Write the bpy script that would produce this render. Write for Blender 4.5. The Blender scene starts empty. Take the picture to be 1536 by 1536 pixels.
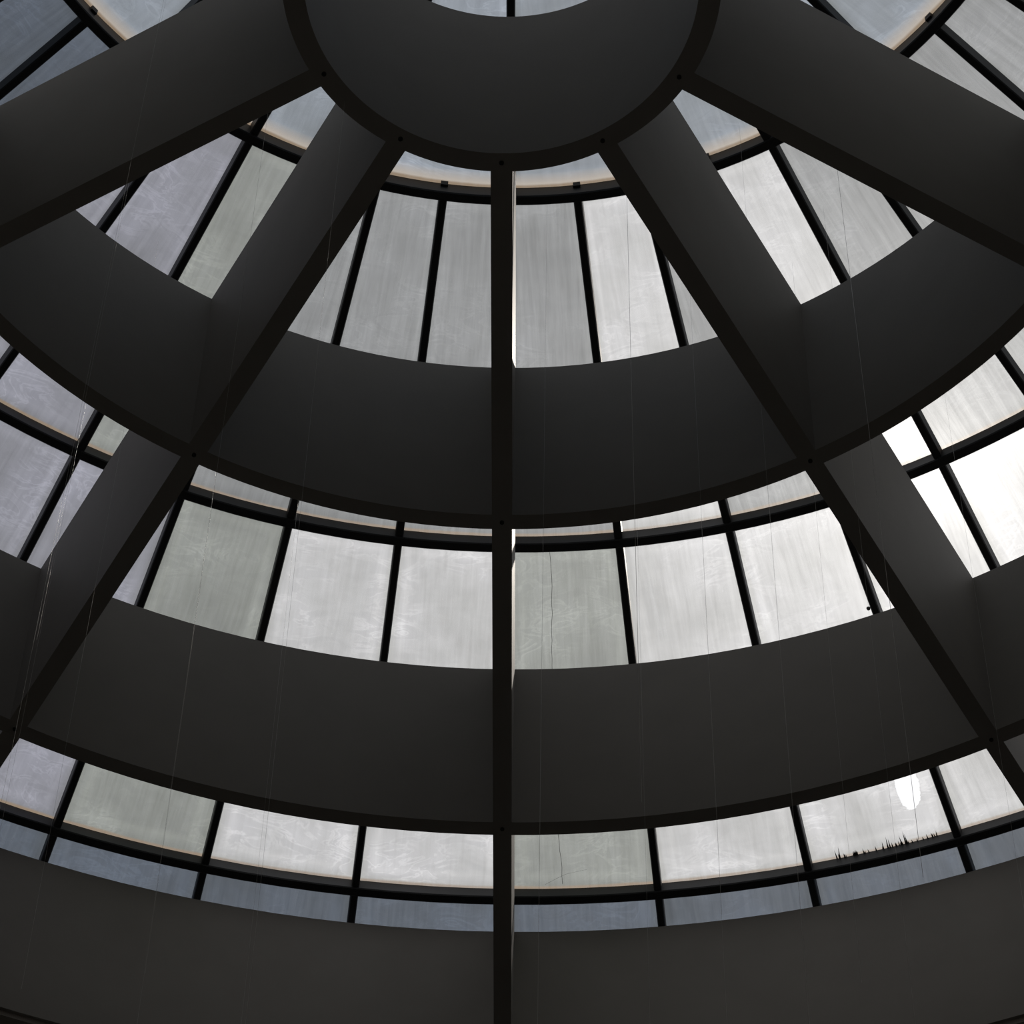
import bpy, bmesh, math, random
from mathutils import Matrix, Vector

random.seed(7)
scene = bpy.context.scene
col = scene.collection

# ------------------------------------------------------------------ camera
cam_data = bpy.data.cameras.new("camera")
cam = bpy.data.objects.new("camera", cam_data)
col.objects.link(cam)
yaw, pitch, roll, focal = -0.017587, 0.901455, 0.023804, 4793.70
d = Vector((math.sin(yaw) * math.cos(pitch), math.cos(yaw) * math.cos(pitch), math.sin(pitch)))
r0 = Vector((math.cos(yaw), -math.sin(yaw), 0))
u0 = r0.cross(d)
cr, sr = math.cos(roll), math.sin(roll)
r = cr * r0 + sr * u0
u = -sr * r0 + cr * u0
M = Matrix((( r.x, u.x, -d.x, 0.30006), (r.y, u.y, -d.y, -9.26626), (r.z, u.z, -d.z, -16.73816), (0, 0, 0, 1)))
cam.matrix_world = M
cam_data.sensor_width = 36
cam_data.lens = focal / 1536 * 36
cam_data.clip_end = 500
scene.camera = cam

# ------------------------------------------------------------------ light: hazy sky with the sun in it
SUN = Vector((0.12371, 0.59823, 0.79172)).normalized()
world = bpy.data.worlds.new("hazy_sky")
scene.world = world
world.use_nodes = True
wt = world.node_tree
wt.nodes.clear()


def nd(tree, kind, **kw):
    n = tree.nodes.new(kind)
    for k, v in kw.items():
        setattr(n, k, v)
    return n


def mth(tree, op, a, b=None, c=None, clamp=False):
    n = nd(tree, "ShaderNodeMath", operation=op, use_clamp=clamp)
    for i, v in enumerate((a, b, c)):
        if v is None:
            continue
        if isinstance(v, (int, float)):
            n.inputs[i].default_value = v
        else:
            tree.links.new(v, n.inputs[i])
    return n.outputs[0]


geo = nd(wt, "ShaderNodeNewGeometry")
dot = nd(wt, "ShaderNodeVectorMath", operation="DOT_PRODUCT")
wt.links.new(geo.outputs["Incoming"], dot.inputs[0])
dot.inputs[1].default_value = -SUN
ang = mth(wt, "ARCCOSINE", mth(wt, "MINIMUM", dot.outputs["Value"], 0.999999))
core = mth(wt, "MULTIPLY", mth(wt, "EXPONENT", mth(wt, "MULTIPLY", ang, -1 / math.radians(1.2))), 1.5)
glow = mth(wt, "ADD", core, mth(wt, "ADD",
           mth(wt, "MULTIPLY", mth(wt, "EXPONENT", mth(wt, "MULTIPLY", ang, -1 / math.radians(3.5))), 1.5),
           mth(wt, "MULTIPLY", mth(wt, "EXPONENT", mth(wt, "MULTIPLY", ang, -1 / math.radians(9.0))), 0.8)))
sep = nd(wt, "ShaderNodeSeparateXYZ")
wt.links.new(geo.outputs["Incoming"], sep.inputs[0])
up = mth(wt, "MULTIPLY", sep.outputs["Z"], -1.0)
ramp = nd(wt, "ShaderNodeMapRange")
wt.links.new(up, ramp.inputs["Value"])
mixs = nd(wt, "ShaderNodeMix", data_type="RGBA")
wt.links.new(ramp.outputs["Result"], mixs.inputs["Factor"])
mixs.inputs["A"].default_value = (0.60, 0.62, 0.66, 1)     # horizon haze
mixs.inputs["B"].default_value = (0.46, 0.50, 0.58, 1)     # zenith
addg = nd(wt, "ShaderNodeMix", data_type="RGBA", blend_type="ADD")
addg.inputs["Factor"].default_value = 1.0
gcol = nd(wt, "ShaderNodeVectorMath", operation="SCALE")
gcol.inputs[0].default_value = (1.0, 0.965, 0.92)
wt.links.new(glow, gcol.inputs["Scale"])
wt.links.new(mixs.outputs["Result"], addg.inputs["A"])
wt.links.new(gcol.outputs[0], addg.inputs["B"])
bg = nd(wt, "ShaderNodeBackground")
bg.inputs["Strength"].default_value = 1.0
wt.links.new(addg.outputs["Result"], bg.inputs["Color"])
wo = nd(wt, "ShaderNodeOutputWorld")
wt.links.new(bg.outputs[0], wo.inputs["Surface"])

sun_data = bpy.data.lights.new("sun", "SUN")
sun_data.energy = 6.0
sun_data.color = (1.0, 0.93, 0.84)
sun_data.angle = math.radians(0.53)
sun = bpy.data.objects.new("sun", sun_data)
col.objects.link(sun)
sun.rotation_euler = (-SUN).to_track_quat("-Z", "Y").to_euler()
sun.location = cam.matrix_world.translation + SUN * 90      # the sun seen through the panes

vs = scene.view_settings
vs.view_transform = "Standard"
vs.look = "None"
vs.exposure = 0.0
vs.gamma = 1.0
vs.use_curve_mapping = False


# ------------------------------------------------------------------ materials
def base_mat(name):
    m = bpy.data.materials.new(name)
    m.use_nodes = True
    m.node_tree.nodes.clear()
    return m, m.node_tree


def paint(name, colour, rough, spec=0.5, var=0.08, scale=3.0):
    m, t = base_mat(name)
    tc = nd(t, "ShaderNodeTexCoord")
    n = nd(t, "ShaderNodeTexNoise")
    n.inputs["Scale"].default_value = scale
    n.inputs["Detail"].default_value = 5
    t.links.new(tc.outputs["Object"], n.inputs["Vector"])
    k = mth(t, "MULTIPLY_ADD", n.outputs["Fac"], 2 * var, 1 - var)
    sc = nd(t, "ShaderNodeVectorMath", operation="SCALE")
    sc.inputs[0].default_value = colour
    t.links.new(k, sc.inputs["Scale"])
    b = nd(t, "ShaderNodeBsdfPrincipled")
    t.links.new(sc.outputs[0], b.inputs["Base Color"])
    b.inputs["Roughness"].default_value = rough
    b.inputs["Specular IOR Level"].default_value = spec
    o = nd(t, "ShaderNodeOutputMaterial")
    t.links.new(b.outputs[0], o.inputs["Surface"])
    return m


M_FIN = paint("fin_paint", (0.25, 0.238, 0.222), 0.6, 0.15)
M_BAR = paint("mullion_paint", (0.016, 0.017, 0.019), 0.5, 0.25)
M_BOLT = paint("bolt_black", (0.004, 0.004, 0.004), 0.6)
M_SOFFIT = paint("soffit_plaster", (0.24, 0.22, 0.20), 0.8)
M_WALL = paint("wall_plaster", (0.50, 0.485, 0.46), 0.85)
M_FLOOR = paint("floor_stone", (0.50, 0.48, 0.45), 0.6, scale=1.2)
M_WIRE = paint("steel_wire", (0.85, 0.84, 0.82), 0.4, 0.8)
M_CRACK = paint("crack_dirt", (0.03, 0.028, 0.025), 0.9)
M_GRIME = paint("edge_grime", (0.20, 0.13, 0.07), 0.9)


def pane_material():
    """Weathered diffusing sheet: object colour = tint of the sheet, object alpha = how clear it still is."""
    m, t = base_mat("weathered_pane")
    info = nd(t, "ShaderNodeObjectInfo")
    uv = nd(t, "ShaderNodeUVMap")
    uv.uv_map = "UVMap"
    tc = nd(t, "ShaderNodeTexCoord")
    off = nd(t, "ShaderNodeVectorMath", operation="SCALE")
    off.inputs[0].default_value = (37.0, 53.0, 11.0)
    t.links.new(info.outputs["Random"], off.inputs["Scale"])
    pos = nd(t, "ShaderNodeVectorMath", operation="ADD")
    t.links.new(tc.outputs["Object"], pos.inputs[0])
    t.links.new(off.outputs[0], pos.inputs[1])

    def noise(scale_vec, scale, detail=4, rough=0.55, dist=0.0):
        mp = nd(t, "ShaderNodeVectorMath", operation="MULTIPLY")
        t.links.new(pos.outputs[0], mp.inputs[0])
        mp.inputs[1].default_value = scale_vec
        n = nd(t, "ShaderNodeTexNoise")
        n.inputs["Scale"].default_value = scale
        n.inputs["Detail"].default_value = detail
        n.inputs["Roughness"].default_value = rough
        n.inputs["Distortion"].default_value = dist
        t.links.new(mp.outputs[0], n.inputs["Vector"])
        return n.outputs["Fac"]

    cloud = noise((1, 0.8, 1), 1.6, 3)                  # soft blotches of dirt
    streak = noise((9, 0.55, 1), 3.0, 5, 0.65)          # rain streaks running down the slope
    fine = noise((30, 0.8, 1), 4.0, 3, 0.6)             # hairline streaks
    smear = noise((1.3, 3.0, 1), 2.2, 5, 0.6, 1.6)      # wiping marks
    # dirt collected along the edges of the sheet
    sepuv = nd(t, "ShaderNodeSeparateXYZ")
    t.links.new(uv.outputs[0], sepuv.inputs[0])
    ux, vy = sepuv.outputs["X"], sepuv.outputs["Y"]
    eu = mth(t, "MINIMUM", ux, mth(t, "SUBTRACT", 1.0, ux))
    ev = mth(t, "MINIMUM", vy, mth(t, "SUBTRACT", 1.0, vy))
    e = mth(t, "MINIMUM", eu, mth(t, "MULTIPLY", ev, 2.5))
    rim = mth(t, "MULTIPLY_ADD", e, -14.0, 1.0, clamp=True)
    def stretch(x, lo, hi):
        mr = nd(t, "ShaderNodeMapRange")
        mr.inputs["From Min"].default_value = lo
        mr.inputs["From Max"].default_value = hi
        t.links.new(x, mr.inputs["Value"])
        return mr.outputs["Result"]

    # curved wiping marks: thin ridges of a strongly bent noise, only where the sheet was wiped
    ridge = mth(t, "MULTIPLY_ADD", mth(t, "ABSOLUTE", mth(t, "SUBTRACT", smear, 0.5)), -22.0, 1.0, clamp=True)
    wipe = mth(t, "MULTIPLY", ridge, stretch(cloud, 0.46, 0.62))
    speck = nd(t, "ShaderNodeTexVoronoi")
    speck.inputs["Scale"].default_value = 7.0
    t.links.new(pos.outputs[0], speck.inputs["Vector"])
    spot = mth(t, "MULTIPLY_ADD", speck.outputs["Distance"], -24.0, 1.0, clamp=True)
    a = mth(t, "MULTIPLY_ADD", stretch(cloud, 0.3, 0.7), 0.50, 0.74)
    a = mth(t, "MULTIPLY", a, mth(t, "MULTIPLY_ADD", stretch(streak, 0.25, 0.75), 0.14, 0.93))
    a = mth(t, "MULTIPLY", a, mth(t, "MULTIPLY_ADD", fine, 0.14, 0.93))
    a = mth(t, "MULTIPLY", a, mth(t, "MULTIPLY_ADD", stretch(smear, 0.3, 0.7), 0.14, 0.93))
    a = mth(t, "ADD", a, mth(t, "MULTIPLY", wipe, 0.34))
    a = mth(t, "ADD", a, mth(t, "MULTIPLY", spot, 0.5))
    # pale scuffed band just inside the rim, grime on the rim itself
    band = mth(t, "MULTIPLY_ADD", mth(t, "ABSOLUTE", mth(t, "SUBTRACT", e, 0.11)), -22.0, 1.0, clamp=True)
    a = mth(t, "MULTIPLY", a, mth(t, "MULTIPLY_ADD", band, 0.17, 1.0))
    a = mth(t, "MULTIPLY", a, mth(t, "MULTIPLY_ADD", rim, -0.28, 1.0))
    colr = nd(t, "ShaderNodeVectorMath", operation="SCALE")
    t.links.new(info.outputs["Color"], colr.inputs[0])
    t.links.new(a, colr.inputs["Scale"])
    # dirt leans to olive
    tint0 = nd(t, "ShaderNodeMix", data_type="RGBA", blend_type="MULTIPLY")
    tint0.inputs["B"].default_value = (1.0, 0.99, 0.88, 1)
    t.links.new(mth(t, "MULTIPLY_ADD", rim, 0.8, mth(t, "MULTIPLY_ADD", stretch(cloud, 0.35, 0.65), -0.5, 0.5), clamp=True), tint0.inputs["Factor"])
    t.links.new(colr.outputs[0], tint0.inputs["A"])
    # brown silt lying against the lower glazing bar, with a cream bloom above it on the topmost sheets
    def prop(name):
        at_ = nd(t, "ShaderNodeAttribute", attribute_type="OBJECT", attribute_name=name)
        return at_.outputs["Fac"]

    wob = mth(t, "MULTIPLY", cloud, 0.010)
    bloom = mth(t, "MULTIPLY", mth(t, "MULTIPLY_ADD", mth(t, "ADD", vy, wob), 30.0, -30.0 * 0.955, clamp=True), prop("bloom"))
    tb = nd(t, "ShaderNodeMix", data_type="RGBA")
    tb.inputs["B"].default_value = (0.205, 0.182, 0.155, 1)
    t.links.new(bloom, tb.inputs["Factor"])
    t.links.new(tint0.outputs["Result"], tb.inputs["A"])
    silt = mth(t, "MULTIPLY_ADD", mth(t, "ADD", vy, wob), 170.0, -170.0 * 0.9885, clamp=True)
    tint = nd(t, "ShaderNodeMix", data_type="RGBA")
    tint.inputs["B"].default_value = (0.11, 0.073, 0.036, 1)
    t.links.new(silt, tint.inputs["Factor"])
    t.links.new(tb.outputs["Result"], tint.inputs["A"])
    # one sheet has a patch where the film has worn through
    px = mth(t, "MULTIPLY", mth(t, "SUBTRACT", mth(t, "ADD", ux, mth(t, "MULTIPLY", vy, 0.25)), 0.985), 1 / 0.085)
    py = mth(t, "MULTIPLY", mth(t, "SUBTRACT", vy, 0.83), 1 / 0.075)
    pr = mth(t, "ADD", mth(t, "MULTIPLY", px, px), mth(t, "MULTIPLY", py, py))
    pr = mth(t, "ADD", pr, mth(t, "MULTIPLY_ADD", smear, 1.2, -0.6))
    patch = mth(t, "MULTIPLY", mth(t, "MULTIPLY_ADD", pr, -9.0, 9.0, clamp=True), prop("patch"))
    tr = nd(t, "ShaderNodeBsdfTranslucent")
    t.links.new(tint.outputs["Result"], tr.inputs["Color"])
    cl = nd(t, "ShaderNodeBsdfTransparent")
    cl.inputs["Color"].default_value = (1.0, 0.985, 0.96, 1)
    mx = nd(t, "ShaderNodeMixShader")
    clear = mth(t, "MULTIPLY", info.outputs["Alpha"], mth(t, "MULTIPLY_ADD", stretch(streak, 0.3, 0.7), 0.36, 0.82))
    clear = mth(t, "ADD", clear, mth(t, "MULTIPLY", patch, 0.6), clamp=True)
    t.links.new(clear, mx.inputs["Fac"])
    t.links.new(tr.outputs[0], mx.inputs[1])
    t.links.new(cl.outputs[0], mx.inputs[2])
    o = nd(t, "ShaderNodeOutputMaterial")
    t.links.new(mx.outputs[0], o.inputs["Surface"])
    return m


def clear_face_material():
    m, t = base_mat("pane_inner_face")
    cl = nd(t, "ShaderNodeBsdfTransparent")
    cl.inputs["Color"].default_value = (0.97, 0.98, 0.99, 1)
    gl = nd(t, "ShaderNodeBsdfGlossy")
    gl.inputs["Roughness"].default_value = 0.12
    fr = nd(t, "ShaderNodeFresnel")
    fr.inputs["IOR"].default_value = 1.25
    mx = nd(t, "ShaderNodeMixShader")
    t.links.new(fr.outputs[0], mx.inputs["Fac"])
    t.links.new(cl.outputs[0], mx.inputs[1])
    t.links.new(gl.outputs[0], mx.inputs[2])
    o = nd(t, "ShaderNodeOutputMaterial")
    t.links.new(mx.outputs[0], o.inputs["Surface"])
    return m


M_PANE = pane_material()
M_PANE_IN = clear_face_material()


# ------------------------------------------------------------------ helpers
def link(name, mesh, parent=None):
    o = bpy.data.objects.new(name, mesh)
    col.objects.link(o)
    if parent:
        o.parent = parent
    return o


def mesh_from(name, verts, faces, mats, mat_idx=None, smooth=False, recalc=True):
    me = bpy.data.meshes.new(name)
    me.from_pydata(verts, [], faces)
    for m in mats:
        me.materials.append(m)
    if mat_idx:
        for p, i in zip(me.polygons, mat_idx):
            p.material_index = i
    if recalc:
        bm = bmesh.new()
        bm.from_mesh(me)
        bmesh.ops.recalc_face_normals(bm, faces=bm.faces)
        bm.to_mesh(me)
        bm.free()
    if smooth:
        me.polygons.foreach_set("use_smooth", [True] * len(me.polygons))
    return me


def empty(name, loc=(0, 0, 0)):
    e = bpy.data.objects.new(name, None)
    col.objects.link(e)
    e.location = loc
    e.empty_display_size = 0.3
    return e


def tag(o, label=None, cat=None, group=None, kind=None):
    if label:
        o["label"] = label
    if cat:
        o["category"] = cat
    if group:
        o["group"] = group
    if kind:
        o["kind"] = kind
    return o


def tube_ring(name, section, mat, n=192, smooth_side=True):
    """Revolve a closed section [(R, z), ...] about the axis."""
    verts, faces = [], []
    k = len(section)
    for i in range(n):
        a = 2 * math.pi * i / n
        for R, z in section:
            verts.append((R * math.sin(a), R * math.cos(a), z))
    for i in range(n):
        j = (i + 1) % n
        for q in range(k):
            q2 = (q + 1) % k
            faces.append((i * k + q, j * k + q, j * k + q2, i * k + q2))
    me = mesh_from(name, verts, faces, [mat])
    if smooth_side:
        me.polygons.foreach_set("use_smooth", [True] * len(me.polygons))
        me.set_sharp_from_angle(angle=math.radians(30))
    return me


# ------------------------------------------------------------------ dimensions
W_FIN = 0.135
Z_TOP = 1.68
RINGS = [(1.170, 1.302), (4.000, 4.123), (6.838, 6.966), (9.694, 9.83)]
FLOOR_Z = -18.3
ROOM_R = 13.0
# profile of the glazed dome (radius, height of the bar centre)
PROF = [(0.14, 4.06), (1.00, 4.035), (3.875, 3.720), (6.700, 3.025), (9.565, 1.950), (11.05, 1.270)]

# ------------------------------------------------------------------ room shell
n = 128
verts = [(0, 0, FLOOR_Z)] + [((ROOM_R + .2) * math.sin(2 * math.pi * i / n), (ROOM_R + .2) * math.cos(2 * math.pi * i / n), FLOOR_Z) for i in range(n)]
faces = [(0, 1 + i, 1 + (i + 1) % n) for i in range(n)]
verts += [(x, y, z - .2) for x, y, z in verts]
m0 = n + 1
faces += [(m0, m0 + 1 + (i + 1) % n, m0 + 1 + i) for i in range(n)]
faces += [(1 + i, m0 + 1 + i, m0 + 1 + (i + 1) % n, 1 + (i + 1) % n) for i in range(n)]
tag(link("floor", mesh_from("floor", verts, faces, [M_FLOOR])), "dark stone floor of the round hall", kind="structure")
tag(link("wall_round", tube_ring("wall_round", [(ROOM_R, FLOOR_Z), (ROOM_R + .2, FLOOR_Z), (ROOM_R + .2, .12), (ROOM_R, .12)], M_WALL)),
    "dark plaster wall of the round hall", kind="structure")
tag(link("ceiling", tube_ring("ceiling", [(9.722, 0.0), (ROOM_R, 0.0), (ROOM_R, .12), (9.84, .12), (9.84, .05), (9.722, .05)], M_SOFFIT)),
    "plain dark soffit around the coffered opening", kind="structure")
tag(link("trim_1", tube_ring("trim_1", [(10.98, .12), (11.2, .12), (11.2, 1.25), (10.98, 1.25)], M_WALL)),
    "kerb carrying the foot of the glass dome", kind="structure")

# ------------------------------------------------------------------ coffer lattice: rings and fins bolted into one frame
frame = empty("coffer_frame")
tag(frame, "dark coffered frame of concentric rings and radial fins below the glass dome", "coffer frame")
ring_labels = [
    "dark round coffer ring framing the small central oculus",
    "dark coffer ring, second circle out from the central oculus",
    "dark coffer ring, third circle out from the central oculus",
    "widest coffer ring, plain dark band where coffers meet the soffit",
]
bolt_me = bpy.data.meshes.new("bolt")
bm = bmesh.new()
bmesh.ops.create_cone(bm, cap_ends=True, segments=12, radius1=0.0145, radius2=0.0145, depth=0.012)
bm.to_mesh(bolt_me)
bm.free()
bolt_me.materials.append(M_BOLT)
for i, (ri, ro) in enumerate(RINGS):
    z0 = 0.0 if i < 3 else 0.05
    o = link("coffer_ring", tube_ring("coffer_ring", [(ri, z0), (ro, z0), (ro, Z_TOP), (ri, Z_TOP)], M_FIN), frame)
    tag(o, ring_labels[i])
    if i < 3:
        for k in range(12):
            a = math.radians(30 * k)
            b = link("bolt", bolt_me, o)
            rm = (ri + ro) / 2
            b.location = (rm * math.sin(a), rm * math.cos(a), -0.005)

# ------------------------------------------------------------------ radial fins
fin_meshes = []
for i in range(3):
    ra, rb = RINGS[i][1], RINGS[i + 1][0]
    prof = []
    h = W_FIN / 2
    for l in (-h, 0, h):
        prof.append((l, math.sqrt(ra * ra - l * l)))
    for l in (h, 0, -h):
        prof.append((l, math.sqrt(rb * rb - l * l)))
    zb = 0.0
    verts = [(x, y, zb) for x, y in prof] + [(x, y, Z_TOP) for x, y in prof]
    faces = [(0, 1, 4, 5), (1, 2, 3, 4), (6, 11, 10, 7), (7, 10, 9, 8)] + [(q, (q + 1) % 6, (q + 1) % 6 + 6, q + 6) for q in range(6)]
    fin_meshes.append(mesh_from("fin_panel", verts, faces, [M_FIN]))
FIN_LABELS = {0: "dark radial fin with a warm sunlit strip along one side"}
for k in range(12):
    e = empty("radial_fin")
    e.parent = frame
    e.rotation_euler = (0, 0, -math.radians(30 * k))
    if k in FIN_LABELS:
        tag(e, FIN_LABELS[k])
    for me in fin_meshes:
        link("fin_panel", me, e)

# ------------------------------------------------------------------ glazed dome
sky = empty("window_1", (0, 0, 0))
tag(sky, "shallow glass dome of weathered panes in black glazing bars", kind="structure")
BW, BD = 0.064, 0.125      # radial bar width and depth
RW, RD = 0.078, 0.165      # ring bar width and depth
T_PANE = 0.018


def radial_bar(r0, z0, r1, z1):
    """Box bar along the slope at azimuth 0 with a raised cap strip on top."""
    s = Vector((0, r1 - r0, z1 - z0)).normalized()
    nrm = Vector((0, -s.z, s.y))
    a, b = Vector((0, r0, z0)), Vector((0, r1, z1))
    h = BW / 2
    sec = [(-h, -BD / 2 + .012), (-h + .008, -BD / 2), (h - .008, -BD / 2), (h, -BD / 2 + .012), (h, RD / 2), (-h, RD / 2)]
    verts = []
    for p in (a, b):
        for x, y in sec:
            v = p + nrm * y
            verts.append((x, v.y, v.z))
    k = len(sec)
    faces = [tuple(range(k)), tuple(range(2 * k - 1, k - 1, -1))] + [(q, q + k, (q + 1) % k + k, (q + 1) % k) for q in range(k)]
    return mesh_from("radial_bar", verts, faces, [M_BAR])


def pane_mesh(r0, z0, r1, z1, half, seg):
    s = Vector((r1 - r0, 0, z1 - z0)).normalized()
    nr, nz = -s.z, s.x
    base = RD / 2 + .001
    verts, uvs, faces, mi = [], [], [], []
    g = 0.010
    for top in (0, 1):
        dd = base + top * T_PANE
        for v, (R, z) in enumerate(((r0 + s.x * g, z0 + s.z * g), (r1 - s.x * g, z1 - s.z * g))):
            hh = half - 0.006 / R
            for i in range(seg + 1):
                a = -hh + 2 * hh * i / seg
                RR = R + nr * dd
                verts.append((RR * math.sin(a), RR * math.cos(a), z + nz * dd))
                uvs.append((i / seg, v))
    w = seg + 1
    for i in range(seg):
        faces.append((i, i + 1, w + i + 1, w + i)); mi.append(1)
        faces.append((2 * w + i, 3 * w + i, 3 * w + i + 1, 2 * w + i + 1)); mi.append(0)
        faces.append((i, 2 * w + i, 2 * w + i + 1, i + 1)); mi.append(1)
        faces.append((w + i, w + i + 1, 3 * w + i + 1, 3 * w + i)); mi.append(1)
    faces.append((0, w, 3 * w, 2 * w)); mi.append(1)
    faces.append((seg, 2 * w + seg, 3 * w + seg, w + seg)); mi.append(1)
    me = mesh_from("pane", verts, faces, [M_PANE, M_PANE_IN], mi)
    lay = me.uv_layers.new(name="UVMap")
    for lp in me.loops:
        lay.data[lp.index].uv = uvs[lp.vertex_index]
    return me


# ring bars at the joints between the tiers
for i in range(1, 5):
    R, z = PROF[i]
    z0, z1 = PROF[i - 1][1], PROF[i + 1][1]
    sl = (z1 - z0) / (PROF[i + 1][0] - PROF[i - 1][0])
    L = math.hypot(1, sl)
    sx, sz = 1 / L, sl / L
    h = RW / 2

    def at(a, b):
        return (R + sx * a - sz * b, z + sz * a + sx * b)
    sec = [at(-h, -RD / 2 + .012), at(-h + .008, -RD / 2), at(h - .008, -RD / 2), at(h, -RD / 2 + .012), at(h, RD / 2), at(-h, RD / 2)]
    o = link("ring_bar", tube_ring("ring_bar", sec, M_BAR), sky)
    if i == 2:
        # small clips where the half-bay bars end against this ring
        cbm = bmesh.new()
        bmesh.ops.create_cube(cbm, size=1)
        bmesh.ops.scale(cbm, vec=(0.055, 0.03, 0.05), verts=cbm.verts)
        clip_me = bpy.data.meshes.new("clip")
        cbm.to_mesh(clip_me)
        cbm.free()
        clip_me.materials.append(M_BAR)
        for k in range(-23, 25, 2):
            a = math.radians(7.5 * k)
            c = link("clip", clip_me, o)
            rr, zz = at(-h - .008, 0.052)
            c.location = (rr * math.sin(a), rr * math.cos(a), zz)
            c.rotation_euler = (0, 0, -a)

# hub disc at the very top
o = link("hub", tube_ring("hub", [(0.0005, 3.98), (0.17, 3.98), (0.17, 4.14), (0.0005, 4.14)], M_BAR, 32), sky)


STEP = {0: 4, 1: 2, 2: 1, 3: 1, 4: 1}
# the few kinds of sheet in the dome: (tint of the diffusing film, how clear it still is); same for every sheet of a kind
KINDS = {
    "top": ((0.098, 0.113, 0.135), 0.12),      # sheets round the crown
    "grey": ((0.076, 0.079, 0.081), 0.20),     # weathered clear sheets
    "olive": ((0.085, 0.091, 0.082), 0.18),    # algae-stained sheets
    "lilac": ((0.090, 0.092, 0.112), 0.15),    # cool-toned sheets
    "opal": ((0.195, 0.196, 0.202), 0.28),     # white replacement sheets
    "foot": ((0.024, 0.031, 0.043), 0.09),     # dark blue-grey sheets at the foot
}
SHEETS = {2: dict(zip(range(-8, 8), "foot foot lilac lilac olive grey grey grey grey opal grey opal grey grey grey grey".split())),
          3: dict(zip(range(-6, 6), "lilac lilac lilac olive opal opal olive opal opal opal opal opal".split()))}
FALL = {0: ["top"], 1: ["top"], 2: ["grey", "grey", "lilac", "opal", "olive"], 3: ["olive", "opal", "opal", "lilac"], 4: ["foot"]}
panes = {}
for tier in range(5):
    (ra, za), (rb, zb) = PROF[tier], PROF[tier + 1]
    st = STEP[tier]
    half = math.radians(7.5 * st) / 2
    s = Vector((rb - ra, zb - za)).normalized()
    g = RW / 2
    bar = radial_bar(ra + s.x * g, za + s.y * g, rb - s.x * g, zb - s.y * g)
    pm = pane_mesh(ra, za, rb, zb, half, 8 if st > 1 else 5)
    cnt = 48 // st
    for q in range(cnt):
        j = q if q < cnt // 2 else q - cnt
        a = math.radians(7.5 * st * j)
        b = link("radial_bar", bar, sky)
        b.rotation_euler = (0, 0, -a)
        p = link("pane", pm, sky)
        p.rotation_euler = (0, 0, -(a + half))
        tint, al = KINDS[SHEETS.get(tier, {}).get(j) or random.choice(FALL[tier])]
        p.color = tint + (al,)
        p["bloom"] = 1.0 if tier == 1 else 0.0
        p["patch"] = 1.0 if (tier, j) == (3, 2) else 0.0
        panes[(tier, j)] = p

# ------------------------------------------------------------------ thin hanging wires
WIRES = [(0.856, 3.298), (2.387, 3.198), (1.312, 3.733), (0.278, 3.914), (-2.459, 2.031), (-2.187, 0.865), (-1.578, 1.821), (-2.67, 4.18),
         (-1.597, 5.782), (1.476, 5.863), (2.0, 5.855), (0.272, 6.328), (1.002, 6.188), (-0.951, 0.806), (1.709, 3.288), (-2.099, 4.873),
         (2.149, 4.346), (3.301, 5.037), (-3.057, 4.532), (2.362, 3.887)]


def dome_z(R):
    for (a, za), (b, zb) in zip(PROF, PROF[1:]):
        if a <= R <= b:
            return za + (zb - za) * (R - a) / (b - a)


def wire_mesh(length, rad):
    bm = bmesh.new()
    bmesh.ops.create_cone(bm, cap_ends=True, segments=6, radius1=rad, radius2=rad, depth=length)
    bmesh.ops.translate(bm, vec=(0, 0, -length / 2), verts=bm.verts)
    me = bpy.data.meshes.new("hanging_wire")
    bm.to_mesh(me)
    bm.free()
    me.materials.append(M_WIRE)
    return me


for i, (x, y) in enumerate(WIRES):
    top = dome_z(math.hypot(x, y)) + RD / 2
    o = link("hanging_wire", wire_mesh(top + random.uniform(3.5, 8.0), 0.0012 if i < 2 else 0.00045))
    o.location = (x, y, top)
    label = {0: "thicker pale wire crossing the second ring on the sunward side of the sunlit-strip fin",
             1: "thicker pale wire hanging in the bay of the glaring panes"}.get(i, "hair-thin steel wire hanging straight down from the glass dome")
    tag(o, label, "wire", "thin wires hanging from the dome")

# ------------------------------------------------------------------ marks on single panes (children of the pane they sit on)
def on_pane(tier, u_, v_, lift=-0.004):
    """Point on the underside of a pane, in that pane's own space."""
    (ra, za), (rb, zb) = PROF[tier], PROF[tier + 1]
    sv = Vector((rb - ra, zb - za)).normalized()
    dd = RD / 2 + .001 + lift
    R = ra + (rb - ra) * v_ - sv.y * dd
    z = za + (zb - za) * v_ + sv.x * dd
    a = math.radians(7.5) * STEP[tier] * (u_ - .5)
    return Vector((R * math.sin(a), R * math.cos(a), z))


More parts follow.
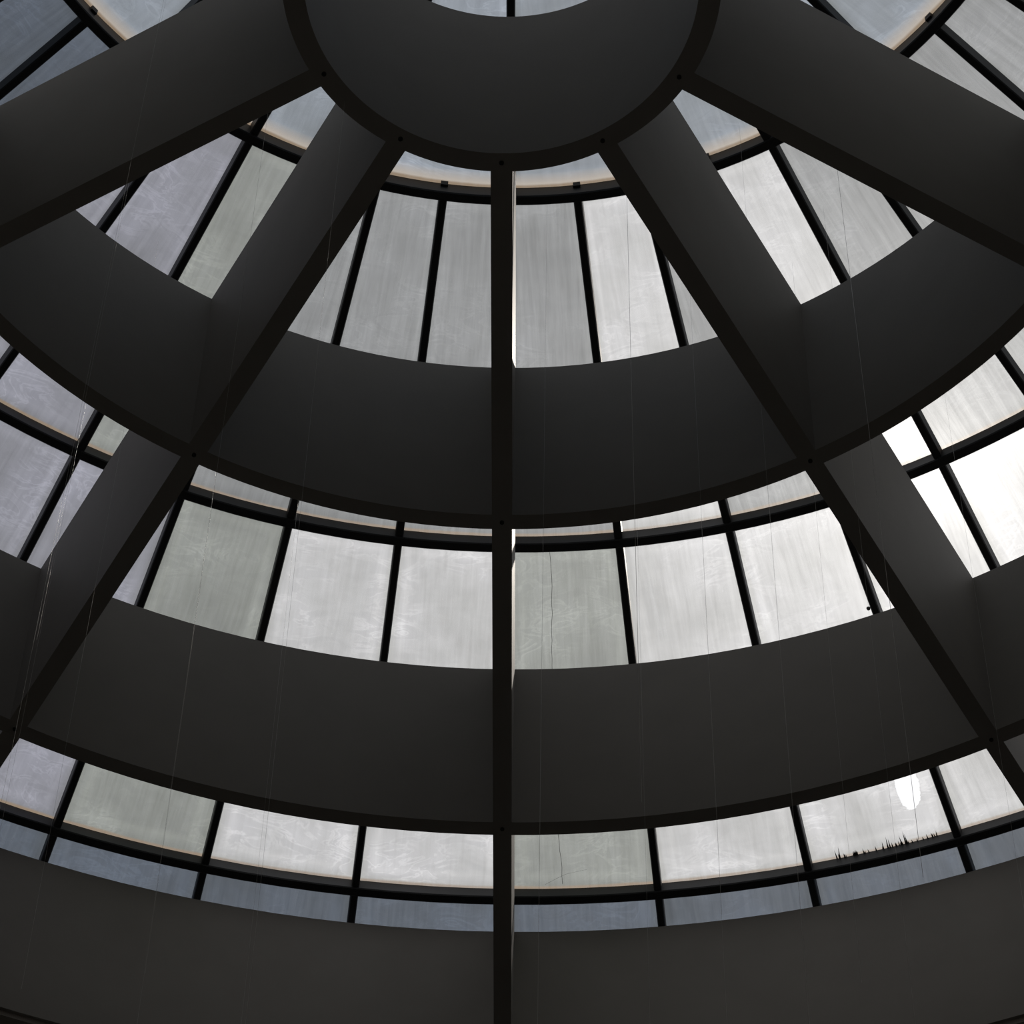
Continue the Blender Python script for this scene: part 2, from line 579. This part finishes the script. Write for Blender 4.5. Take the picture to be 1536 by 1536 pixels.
bm = bmesh.new()
bmesh.ops.create_cone(bm, cap_ends=True, segments=16, radius1=0.014, radius2=0.017, depth=0.014)
me = bpy.data.meshes.new("plug")
bm.to_mesh(me)
bm.free()
me.materials.append(M_BOLT)
o = link("plug", me, panes[(3, 2)])
o.location = on_pane(3, 0.932, 0.322, -0.008)
tag(o, "small round black plug")


def crack(path, width, pane):
    verts, faces = [], []
    for i, (a, b) in enumerate(path):
        for dx in (-width, width):
            for dz in (-0.003, -0.0015):
                q = on_pane(3, a, b, dz)
                verts.append((q.x + dx, q.y, q.z))
        if i:
            k = 4 * i
            faces += [(k - 4, k - 2, k + 2, k), (k - 3, k + 1, k + 3, k - 1), (k - 4, k, k + 1, k - 3), (k - 2, k - 1, k + 3, k + 2)]
    link("crack", mesh_from("crack", verts, faces, [M_CRACK]), pane)


rr = random.Random(3)
path = [(0.362 + 0.012 * math.sin(14 * v) + rr.uniform(-.004, .004), v) for v in [i / 40 for i in range(1, 40)]]
crack(path, 0.0016, panes[(3, 0)])
crack([(0.255, .975), (0.30, .965), (0.345, .955), (0.40, .945), (0.46, .940), (0.536, .934)], 0.0012, panes[(3, 0)])


# dark moss growing along the foot of one sheet
rr = random.Random(11)
verts, faces = [], []
for i in range(46):
    uu = rr.uniform(0.18, 0.86)
    hgt = rr.uniform(.004, .012) if i > 7 else rr.uniform(.015, .030)
    if i < 5:
        uu = (0.53, 0.545, 0.65, 0.66, 0.50)[i]
        hgt = (.03, .022, .034, .026, .018)[i]
    v1 = 0.990
    a_ = on_pane(3, uu - .006, v1, -.003)
    b_ = on_pane(3, uu + .006, v1, -.003)
    c_ = on_pane(3, uu, v1, -.010)
    d_ = on_pane(3, uu + rr.uniform(-.006, .006), v1 - .006 - hgt, -.005)
    k = len(verts)
    verts += [a_, b_, c_, d_]
    faces += [(k, k + 1, k + 2), (k, k + 3, k + 1), (k + 1, k + 3, k + 2), (k + 2, k + 3, k)]
o = link("moss", mesh_from("moss", [tuple(v) for v in verts], faces, [M_CRACK]), panes[(3, 2)])
o["kind"] = "stuff"
